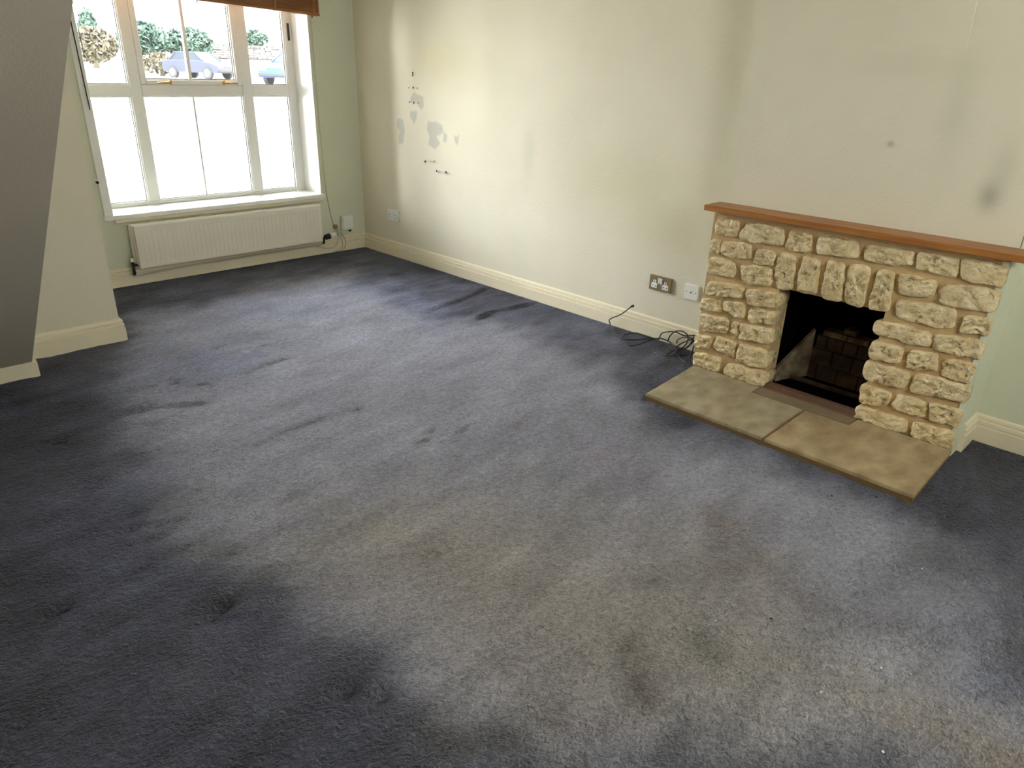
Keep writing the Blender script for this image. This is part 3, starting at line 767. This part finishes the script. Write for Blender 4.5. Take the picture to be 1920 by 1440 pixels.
# valves
v = thing('thermostatic_valve', '', ''); del v['label']; del v['category']; v.parent = rad
vx = R1 + 0.045
tube('valve_body', [(R1 - 0.004, -0.048, 0.148), (vx, -0.048, 0.148)], 0.010, m_chrome, v)
tube('valve_stem', [(vx - 0.018, -0.048, 0.150), (vx - 0.018, -0.048, 0.100)], 0.011, m_chrome, v)
tube('valve_collar', [(vx - 0.004, -0.050, 0.150), (vx + 0.040, -0.050, 0.156)], [0.020, 0.024], m_black, v, 14)
tube('valve_head', [(vx + 0.040, -0.050, 0.156), (vx + 0.052, -0.050, 0.157), (vx + 0.092, -0.050, 0.160), (vx + 0.097, -0.050, 0.160)], [0.019, 0.022, 0.021, 0.014], m_white, v, 14)
v2 = thing('lockshield_valve', '', ''); del v2['label']; del v2['category']; v2.parent = rad
tube('valve_body', [(R0 + 0.004, -0.04, 0.150), (R0 - 0.035, -0.04, 0.150)], 0.009, m_chrome, v2)
tube('valve_stem', [(R0 - 0.030, -0.04, 0.175), (R0 - 0.030, -0.04, 0.085)], 0.010, m_chrome, v2)
tube('valve_cap', [(R0 - 0.030, -0.04, 0.175), (R0 - 0.030, -0.04, 0.200)], [0.013, 0.011], m_white, v2)
tube('pipe', spline([(R0 - 0.030, -0.04, 0.09), (R0 - 0.028, -0.025, 0.074), (R0 + 0.05, -0.012, 0.072), (-1.4, -0.006, 0.084), (-1.0, -0.006, 0.088), (vx - 0.1, -0.008, 0.088), (vx - 0.03, -0.02, 0.088), (vx - 0.018, -0.046, 0.104)], 5), 0.0055, m_pipe, rad)

# ------------------------------------------------------------------ telephone box and its cables
jb = thing('junction_box', 'white square phone junction box on the wall right of the radiator', 'junction box')
bm = bmesh.new()
add_box(bm, -0.172, -0.068, 0.010, 0.041, 0.168, 0.288, 0.009, 3)
bm_obj('box_body', bm, m_white, jb, False)
box('box_lid', -0.164, -0.076, 0.006, 0.012, 0.180, 0.276, m_white, jb, 0.002)
box('plug', -0.108, -0.092, 0.014, 0.032, 0.152, 0.168, m_dark, jb, 0.002)
cb = thing('phone_cable', 'thin pale cables looping over the skirting beside the radiator valve', 'cable')
tube('cable_strand', spline([(-0.309, 0.034, 1.78), (-0.306, 0.035, 1.4), (-0.305, 0.035, 1.04), (-0.296, 0.035, 0.60), (-0.272, 0.034, 0.36), (-0.250, 0.033, 0.245), (-0.235, 0.030, 0.20)], 6), 0.0045, m_pipe, cb)
tube('cable_strand', spline([(-0.232, 0.026, 0.20), (-0.215, 0.018, 0.14), (-0.235, 0.004, 0.085), (-0.285, -0.008, 0.050), (-0.36, -0.010, 0.052), (-0.44, -0.004, 0.075)], 6), 0.004, m_pipe, cb)
tube('cable_strand', spline([(-0.236, 0.028, 0.20), (-0.200, 0.010, 0.12), (-0.190, 0.004, 0.06), (-0.22, -0.004, 0.018), (-0.27, -0.006, 0.012)], 6), 0.004, m_pipe, cb)
tube('cable_strand', spline([(-0.228, 0.028, 0.21), (-0.180, 0.006, 0.13), (-0.160, 0.002, 0.07), (-0.185, -0.006, 0.020), (-0.21, -0.010, 0.010)], 6), 0.004, m_pipe, cb)
tube('cable_strand', spline([(-0.172, 0.030, 0.27), (-0.184, 0.020, 0.23), (-0.190, 0.016, 0.17), (-0.165, 0.006, 0.10)], 6), 0.0045, m_pipe, cb)
bm = bmesh.new()
add_box(bm, -0.252, -0.218, 0.012, 0.038, 0.192, 0.226, 0.005)
bm_obj('cable_joint', bm, m_plate, cb)

# ------------------------------------------------------------------ sockets
def socket_double(y1, z0, label, plate, w=0.147, h=0.087):
    t = thing('double_socket', label, 'socket')
    x = RX1 - 0.002
    y0 = y1 - w
    bm = bmesh.new()
    add_box(bm, x - 0.012, x + 0.002, y0, y1, z0, z0 + h, 0.003, 2)
    bm_obj('face_plate', bm, plate, t)
    xf = x - 0.012
    brass = plate is m_plate
    for cy in (y1 - 0.036, y0 + 0.036):
        bm = bmesh.new()
        zc = z0 + h * 0.42
        add_prism(bm, [(cy - 0.020, zc - 0.022), (cy + 0.020, zc - 0.022), (cy + 0.020, zc + 0.002), (cy + 0.009, zc + 0.010), (cy + 0.009, zc + 0.024), (cy - 0.009, zc + 0.024), (cy - 0.009, zc + 0.010), (cy - 0.020, zc + 0.002)], 0, xf - 0.002, xf + 0.001)
        ins = bm_obj('outlet', bm, m_white, t)
        bm = bmesh.new()
        add_box(bm, xf - 0.0028, xf - 0.001, cy - 0.0022, cy + 0.0022, zc + 0.009, zc + 0.019)
        add_box(bm, xf - 0.0028, xf - 0.001, cy - 0.0145, cy - 0.0075, zc - 0.012, zc - 0.0075)
        add_box(bm, xf - 0.0028, xf - 0.001, cy + 0.0075, cy + 0.0145, zc - 0.012, zc - 0.0075)
        bm_obj('pin_hole', bm, m_dark, ins)
    sw = box('switch_block', xf - 0.002, xf + 0.001, (y0 + y1) / 2 - 0.0155, (y0 + y1) / 2 + 0.0155, z0 + h * 0.50, z0 + h * 0.86, m_white, t)
    for s in (-1, 1):
        box('rocker', xf - 0.0055, xf - 0.001, (y0 + y1) / 2 + s * 0.0075 - 0.005, (y0 + y1) / 2 + s * 0.0075 + 0.005, z0 + h * 0.55, z0 + h * 0.80, m_white, sw, 0.001)
    for cy in (y1 - 0.0135, y0 + 0.0135):
        tube('screw', [(xf - 0.0015, cy, z0 + h / 2), (xf + 0.001, cy, z0 + h / 2)], 0.003, m_brass if brass else m_chrome, t)
    return t
socket_double(-2.932, 0.288, 'brass double wall socket with white inserts left of the fireplace', m_plate)
socket_double(-0.324, 0.287, 'white double wall socket near the window corner below the wall stains', m_white)
t = thing('aerial_socket', 'white single blank aerial outlet plate next to the stone fireplace', 'socket')
bm = bmesh.new()
add_box(bm, RX1 - 0.012, RX1, -3.257, -3.170, 0.285, 0.371, 0.003, 2)
bm_obj('face_plate', bm, m_white, t)
tube('aerial_jack', [(RX1 - 0.015, -3.213, 0.328), (RX1 - 0.011, -3.213, 0.328)], 0.0045, m_dark, t)
for dy in (-0.030, 0.030):
    tube('screw', [(RX1 - 0.0135, -3.213 + dy, 0.328), (RX1 - 0.011, -3.213 + dy, 0.328)], 0.0028, m_chrome, t)

# ------------------------------------------------------------------ black cable
cord = thing('black_cable', 'tangled coil of black cable on the carpet against the skirting by the fireplace', 'cable')
for i, p in enumerate(CORD):
    q = [(a[0] + (0.012 if a[0] > -0.02 else 0), a[1], a[2] + 0.003 * (i % 4)) for a in p]
    q = spline(q, 7)
    for a in q:
        hh = float(H[int(round((a.y - RY0) / (RY1 - RY0) * (ny - 1))), min(nx - 1, int(round((a.x - RX0) / (RX1 - RX0) * (nx - 1))))])
        a.z = max(a.z, hh + 0.0045)
    tube('cable_loop', q, 0.0038, m_black, cord, 7)
tube('plug_tip', [(0.012, -2.840, 0.158), (0.012, -2.850, 0.166), (0.012, -2.862, 0.173)], [0.005, 0.0075, 0.0075], m_black, cord, 10)

# ------------------------------------------------------------------ fireplace
SF = -0.200
fp = thing('stone_fireplace', 'cream rough-cut stone fireplace surround built around a sooty hearth opening', 'fireplace')
YA, YB = -4.684, -3.428
bm = bmesh.new()
MX = SF + 0.012
def wavy(p0, p1, n, amp, seed):
    out = []
    for i in range(n):
        t = i / n
        a = amp * math.sin(i * 2.1 + seed) * math.sin(i * 0.9 + seed * 2)
        out.append((p0[0] + (p1[0] - p0[0]) * t + (a if abs(p1[1] - p0[1]) > abs(p1[0] - p0[0]) else 0), p0[1] + (p1[1] - p0[1]) * t))
    return out
add_prism(bm, wavy((YB, 0.001), (YB, 0.838), 14, 0.004, 1) + [(YB, 0.838), (OY1, 0.838), (OY1, 0.0)], 0, MX, BRX + 0.03)
add_prism(bm, [(OY0, 0.0), (OY0, 0.838), (YA, 0.838), (YA, 0.0)], 0, MX, BRX + 0.03)
add_prism(bm, [(OY1, OZ), (OY1, 0.838), (OY0, 0.838), (OY0, OZ)], 0, MX, BRX + 0.03)
bm_obj('mortar_bed', bm, m_mortar, fp)

def chaikin(p, it=2, keep=0.25):
    for _ in range(it):
        q = []
        for i in range(len(p)):
            a, b = Vector(p[i]), Vector(p[(i + 1) % len(p)])
            k = 0.11 if _ == 0 else 0.25
            q += [a.lerp(b, k), a.lerp(b, 1 - k)]
        p = q
    return p
def resample(p, n):
    L = [0]
    for i in range(len(p)):
        L.append(L[-1] + (Vector(p[(i + 1) % len(p)]) - Vector(p[i])).length)
    out = []
    for k in range(n):
        s = L[-1] * k / n
        i = max(j for j in range(len(p)) if L[j] <= s)
        t = (s - L[i]) / max(1e-9, L[i + 1] - L[i])
        out.append(Vector(p[i]).lerp(Vector(p[(i + 1) % len(p)]), t))
    return out
def stone(poly, seed, depth, tone):
    n = 40
    b = resample(chaikin(poly, 2), n)
    cx = sum((p for p in b), Vector((0, 0))) / n
    proud = 0.013 + 0.010 * ((seed * 37) % 10) / 10
    bm = bmesh.new()
    rings = []
    spec = [(1.02, -depth, 0), (1.08, -0.004, 0.4), (1.08, 0.25 * proud, 0.8), (1.05, 0.68 * proud, 1), (0.97, 0.92 * proud, 1), (0.80, 1.0 * proud, 1), (0.62, 1.0 * proud, 1), (0.45, 1.0 * proud, 1), (0.28, 1.0 * proud, 1), (0.12, 1.0 * proud, 1)]
    for sc, h, na in spec:
        r = []
        for k, p in enumerate(b):
            q = cx + (p - cx) * sc
            v3 = Vector((q.x * 1, q.y * 1, seed * 3.1))
            e = mnoise.noise(v3 * 22) * 0.010 * na
            ridge = (0.5 - abs(mnoise.noise(v3 * 34 + Vector((5, 5, 0))))) * 0.024 + (0.5 - abs(mnoise.noise(v3 * 75))) * 0.010
            x = SF + 0.014 - h - ridge * na * (1 if sc < 0.99 else 0.25) + 0.004 * na
            d = (p - cx).normalized()
            r.append(bm.verts.new((x, min(max(q.x + d.x * e, -4.689), -3.422), max(q.y + d.y * e, 0.0305))))
        rings.append(r)
    for A, B in zip(rings[:-1], rings[1:]):
        for k in range(n):
            bm.faces.new((A[k], A[(k + 1) % n], B[(k + 1) % n], B[k]))
    v3 = Vector((cx.x, cx.y, seed * 3.1))
    c0 = bm.verts.new((SF + 0.014 - proud - 0.004, cx.x, cx.y))
    for k in range(n):
        bm.faces.new((rings[-1][k], rings[-1][(k + 1) % n], c0))
    bm.faces.new(rings[0][::-1])
    return bm_obj('stone', bm, m_stone, fp, True)
JAMB = {}
for i, s in enumerate(STONES):
    ys_ = [p[0] for p in s]
    deep = 0.02
    if (max(ys_) > -4.29 and min(ys_) > -4.52 and max(p[1] for p in s) < 0.52 and max(ys_) < -4.2) or (min(ys_) < -3.80 and max(p[1] for p in s) < 0.52 and max(ys_) > -3.84):
        deep = 0.085
    stone(s, i + 1, deep, 0)

# fire opening: sooty box with a splayed brick fireback
fb = thing('firebox', '', ''); del fb['label']; del fb['category']; fb.parent = fp
bm = bmesh.new()
XB = 0.20
add_box(bm, BRX + 0.03, XB, OY1, OY1 + 0.02, 0.0, 0.80)
add_box(bm, BRX + 0.03, XB, OY0 - 0.02, OY0, 0.0, 0.80)
add_box(bm, XB, XB + 0.02, OY0 - 0.02, OY1 + 0.02, 0.0, 0.80)
add_box(bm, MX + 0.02, XB, OY0 - 0.02, OY1 + 0.02, 0.80, 0.82)
add_box(bm, BRX + 0.03, XB, OY0, OY1, 0.0, 0.024)
bm_obj('soot_lining', bm, m_soot, fb)
bx = 0.10
rows = [(0.030, 0.105, [-4.235, -4.165, -4.06, -3.955, -3.885]), (0.110, 0.190, [-4.225, -4.12, -4.02, -3.90]), (0.195, 0.262, [-4.195, -4.13, -4.06, -3.98, -3.925])]
for ri, (z0, z1, cuts) in enumerate(rows):
    for a, b_ in zip(cuts[:-1], cuts[1:]):
        dx = random.uniform(-0.006, 0.006)
        box('fireback_brick', bx + dx, bx + 0.07, a + 0.003, b_ - 0.003, z0, z1, m_fbrick, fb, 0.004)
for a, b_, z0, z1 in ((-4.175, -4.075, 0.266, 0.294), (-4.070, -3.955, 0.266, 0.296), (-4.11, -4.05, 0.300, 0.325)):
    box('fireback_tile', bx - 0.006, bx + 0.06, a, b_, z0, z1, m_fplate, fb, 0.004)
def splay(y_out, y_in, zo, zi, m):
    bm = bmesh.new()
    vs = []
    for (x, y, z) in ((-0.085, y_out, 0.03), (bx, y_in, 0.03), (bx, y_in, zi), (-0.085, y_out, zo)):
        vs.append(bm.verts.new((x, y, z)))
    f = bm.faces.new(vs)
    r = bmesh.ops.extrude_face_region(bm, geom=[f])
    d = 0.03 if y_out > -4 else -0.03
    for e in r['geom']:
        if isinstance(e, bmesh.types.BMVert):
            e.co.y += d * 0.6
            e.co.x += 0.015
    return bm_obj('fireback_cheek', bm, m, fb)
splay(-3.835, -3.915, 0.10, 0.285, m_fplate)
splay(-4.285, -4.215, 0.12, 0.24, m_fbrick)
box('ash_bed', -0.15, bx, OY0 + 0.03, OY1 - 0.03, 0.024, 0.034, m_soot, fb, 0.003)
box('grate_bar', 0.0, 0.02, OY0 + 0.05, OY1 - 0.05, 0.034, 0.052, m_fbrick, fb, 0.003)
box('kerb_tile', SF + 0.002, SF + 0.040, OY0 + 0.004, OY1 - 0.004, 0.025, 0.056, m_red, fp, 0.003)
bm = bmesh.new()
add_box(bm, SF - 0.014, SF + 0.002, OY0 + 0.004, OY1 - 0.004, 0.0255, 0.031, 0.002)
bm_obj('kerb_strip', bm, m_edge, fp)

# mantel shelf
mt = tag(box('mantel_shelf', -0.245, BRX - 0.001, -4.775, -3.398, 0.838, 0.866, m_mantel, None, 0.004), 'orange-brown wooden mantel shelf on top of the stone fireplace', 'shelf')

# hearth: two flags with a mortar joint on a bedded edge
he = thing('stone_hearth', 'low hearth of two tan flagstones in front of the fireplace', 'hearth')
HX0, HX1, HY0, HY1, HZ = -0.708, -0.206, -4.708, -3.488, 0.030
def flag(pts, m):
    bm = bmesh.new()
    add_prism(bm, pts, 2, 0.017, HZ)
    bmesh.ops.recalc_face_normals(bm, faces=bm.faces)
    bmesh.ops.bevel(bm, geom=[e for e in bm.edges if all(v.co.z > HZ - 0.001 for v in e.verts)], offset=0.003, segments=2, affect='EDGES')
    return bm_obj('flagstone', bm, m, he)
flag([(HX0, -4.096), (HX0, -3.490), (HX1, -3.440), (HX1, -3.822), (-0.300, -3.826), (-0.300, -4.086)], m_slab)
flag([(HX0, -4.708), (HX0, -4.107), (-0.300, -4.097), (-0.300, -4.296), (HX1, -4.300), (HX1, -4.690)], m_slabw)
flag([(-0.296, -4.293), (-0.296, -3.830), (HX1, -3.826), (HX1, -4.297)], m_slate)
bm = bmesh.new()
add_prism(bm, [(HX0 + 0.002, -4.705), (HX0 + 0.002, -3.493), (HX1 - 0.001, -3.443), (HX1 - 0.001, -4.687)], 2, -0.03, HZ - 0.004)
bm_obj('mortar_bed', bm, m_edge, he)

# ------------------------------------------------------------------ crumbs on the carpet
CRUMB_LABELS = ['tiny white plaster crumb on the dark carpet below the right end of the hearth',
    'white plaster crumb on the beige patch, second lowest toward the right edge',
    'white plaster crumb left of the two other low crumbs on the beige patch',
    'white plaster crumb lowest of all, near the bottom edge of the carpet',
    'white plaster crumb beside the tangled black cable',
    'pale crumb near the grey-brown stain in the lower middle of the carpet',
    'round dark speck of grit on the beige carpet right of centre',
    'dark speck of grit alone in the middle of the grey carpet',
    'dark speck of grit left of another just in front of the hearth',
    'dark speck of grit in front of the right end of the hearth']
for k, (x, y, w) in enumerate(CRUMBS):
    bm = bmesh.new()
    bmesh.ops.create_icosphere(bm, subdivisions=1, radius=0.0042)
    for v_ in bm.verts:
        v_.co *= random.uniform(0.7, 1.2)
        v_.co.z *= 0.6
    o = bm_obj('crumb', bm, m_white if w else m_dark)
    i0 = int(round((x - RX0) / (RX1 - RX0) * (nx - 1)))
    j0 = int(round((y - RY0) / (RY1 - RY0) * (ny - 1)))
    o.location = (x, y, float(H[j0, i0]) + 0.002)
    tag(o, CRUMB_LABELS[k], 'crumb' if w else 'grit', 'white crumbs on the carpet' if w else 'dark specks on the carpet')

# ------------------------------------------------------------------ outside
XO, YO = np.meshgrid(np.linspace(-30, 50, 60), np.linspace(0.37, 80, 60))
ZO = -0.25 + 0.95 * sstep(3, 30, YO) + 1.3 * sstep(34, 42, YO) + 0.02 * (YO > 45) * (YO - 45)
ground = tag(link('driveway', grid_mesh('driveway', np.stack([XO, YO, ZO], -1)), m_asphalt), 'sunlit pale gravel driveway beyond the window', 'driveway')
ground['kind'] = 'structure'

def leafy(name, cx, cy, z0, rx, ry, rz, n, leaf, m, label, cat, group=None, seed=1):
    rnd = random.Random(seed)
    bm = bmesh.new()
    for _ in range(n):
        d = Vector((rnd.gauss(0, 1), rnd.gauss(0, 1), rnd.gauss(0, 1))).normalized() * rnd.uniform(0.55, 1.0)
        p = Vector((cx + d.x * rx, cy + d.y * ry, z0 + rz + d.z * rz))
        if p.z < z0: continue
        a = Vector((rnd.gauss(0, 1), rnd.gauss(0, 1), rnd.gauss(0, 1))).normalized()
        b = a.cross(Vector((rnd.gauss(0, 1), rnd.gauss(0, 1), rnd.gauss(0, 1)))).normalized()
        s = leaf * rnd.uniform(0.6, 1.4)
        bm.faces.new([bm.verts.new(p + a * s), bm.verts.new(p + b * s * 0.5), bm.verts.new(p - a * s), bm.verts.new(p - b * s * 0.5)])
    t = thing(name, label, cat, group=group)
    bm_obj('foliage', bm, m, t)
    tube('stem', [(cx, cy, z0 - 0.2), (cx + 0.05, cy, z0 + rz * 0.7), (cx, cy, z0 + rz * 1.2)], [0.14, 0.10, 0.05], m_shrub, t, 7)
    return t
leafy('shrub', 11.5, 37, 1.4, 1.3, 0.9, 0.9, 3000, 0.16, m_hedge, 'pale green garden shrub seen through the left half of the upper middle pane', 'shrub', seed=1)
leafy('shrub', 14.2, 38, 1.5, 1.3, 0.9, 0.8, 2600, 0.16, m_hedge, 'pale green garden shrub above the parked grey car', 'shrub', seed=2)
leafy('shrub', 19.4, 41, 2.3, 0.9, 0.8, 0.5, 1200, 0.14, m_hedge, 'small pale green bush growing above the dry stone wall', 'shrub', seed=3)
leafy('dry_shrub', 8.6, 35.5, 1.2, 1.1, 0.9, 0.8, 1700, 0.15, m_shrub, 'straw-coloured leafless shrub seen through the upper left pane', 'shrub', seed=4)
leafy('dry_shrub', 11.2, 34.4, 0.8, 1.0, 0.6, 0.5, 700, 0.12, m_shrub, 'low straw-coloured shrub left of the grey parked car', 'shrub', seed=6)
leafy('small_conifer', 10.6, 42.5, 1.9, 0.45, 0.45, 1.05, 1400, 0.14, m_hedge, 'slim bluish conifer seen at the top of the upper left pane', 'tree', seed=5)
# dry stone wall
gw = thing('dry_stone_wall', 'grey dry stone garden wall behind the blue parked car', 'wall')
bm = bmesh.new()
rnd = random.Random(9)
for r in range(11):
    x = 9.0 + rnd.uniform(0, 0.3)
    while x < 22.5:
        w = rnd.uniform(0.25, 0.55)
        top = 1.0 + r * 0.125
        if x > 15.8 or r < 3:
            add_box(bm, x, x + w - 0.03, 38.9 + rnd.uniform(-0.05, 0.05), 39.3, top, top + 0.11, 0.0)
        x += w
o = bm_obj('coursed_stone', bm, m_drystone, gw)
o['kind'] = 'stuff'

def car(name, label, loc, rz, paint, sc=1.0):
    t = thing(name, label, 'car')
    t.location = loc
    t.rotation_euler = (0, 0, rz)
    t.scale = (sc, sc, sc)
    # body profile (x along the car, z up), half width varies
    prof = [(-2.05, 0.35), (-2.1, 0.62), (-2.05, 0.92), (-1.75, 1.00), (-1.05, 1.02), (0.75, 1.00), (1.55, 0.88), (2.02, 0.72), (2.1, 0.50), (2.05, 0.33)]
    bm = bmesh.new()
    rings = []
    for w, s in ((-0.82, 0.94), (-0.80, 1.0), (-0.6, 1.01), (0.6, 1.01), (0.80, 1.0), (0.82, 0.94)):
        rings.append([bm.verts.new((x * s, w, 0.33 + (z - 0.33) * (1 if abs(w) < 0.81 else 0.93))) for x, z in prof])
    n = len(prof)
    for A, B in zip(rings[:-1], rings[1:]):
        for k in range(n):
            bm.faces.new((A[k], B[k], B[(k + 1) % n], A[(k + 1) % n]))
    bm.faces.new(rings[0]); bm.faces.new(rings[-1][::-1])
    bm_obj('car_body', bm, paint, t)
    def cabin(nm, m, s, z0, z1, grow):
        bm = bmesh.new()
        lo = [(-1.55, 0.76), (-1.55, -0.76), (0.95, -0.76), (0.95, 0.76)]
        hi = [(-1.15, 0.58), (-1.15, -0.58), (0.25, -0.58), (0.25, 0.58)]
        f = lambda tt: [Vector(a).lerp(Vector(b), tt) * (1 + grow) for a, b in zip(lo, hi)]
        A = [bm.verts.new((p.x, p.y, 0.98 + 0.46 * z0)) for p in f(z0)]
        B = [bm.verts.new((p.x, p.y, 0.98 + 0.46 * z1)) for p in f(z1)]
        for k in range(4):
            bm.faces.new((A[k], A[(k + 1) % 4], B[(k + 1) % 4], B[k]))
        bm.faces.new(B); bm.faces.new(A[::-1])
        return bm_obj(nm, bm, m, t)
    cabin('car_window', m_carglass, 1, 0.0, 0.90, 0.0)
    cabin('car_roof', paint, 1, 0.88, 1.05, 0.02)
    bm = bmesh.new()
    for px_, py_ in ((-1.35, 0.67), (-1.2, 0.60)):
        pass
    for sy in (-1, 1):
        add_tube(bm, [(0.97, sy * 0.77, 0.98), (0.27, sy * 0.59, 1.42)], 0.035, 6)
        add_tube(bm, [(-0.35, sy * 0.775, 0.98), (-0.38, sy * 0.59, 1.42)], 0.035, 6)
        add_tube(bm, [(-1.57, sy * 0.77, 0.98), (-1.17, sy * 0.59, 1.42)], 0.05, 6)
    bm_obj('pillar', bm, paint, t)
    for sx in (-1.3, 1.3):
        for sy in (-0.82, 0.82):
            wbm = bmesh.new()
            bmesh.ops.create_cone(wbm, cap_ends=True, segments=20, radius1=0.33, radius2=0.33, depth=0.2, matrix=Matrix.Translation((sx, sy * 0.95, 0.33)) @ Matrix.Rotation(math.pi / 2, 4, 'X'))
            w_ = bm_obj('wheel', wbm, m_tyre, t)
            wbm = bmesh.new()
            bmesh.ops.create_cone(wbm, cap_ends=True, segments=16, radius1=0.2, radius2=0.2, depth=0.21, matrix=Matrix.Translation((sx, sy * 0.96, 0.33)) @ Matrix.Rotation(math.pi / 2, 4, 'X'))
            bm_obj('hub_cap', wbm, m_asphalt, w_)
    bm = bmesh.new()
    for sy in (-0.55, 0.55):
        add_box(bm, 1.93, 2.09, sy - 0.17, sy + 0.17, 0.62, 0.76, 0.02)
    bm_obj('headlamp', bm, m_white, t)
    box('bumper', 2.0, 2.16, -0.78, 0.78, 0.38, 0.52, m_tyre, t, 0.03)
    return t
car('parked_car', 'grey parked car seen through the middle of the window', (11.7, 31.0, 0.69), math.radians(-66), m_cargrey, 0.78)
car('parked_car', 'blue parked car at the right edge of the upper right pane', (13.35, 24.9, 0.60), math.radians(-150), m_carblue, 0.9)
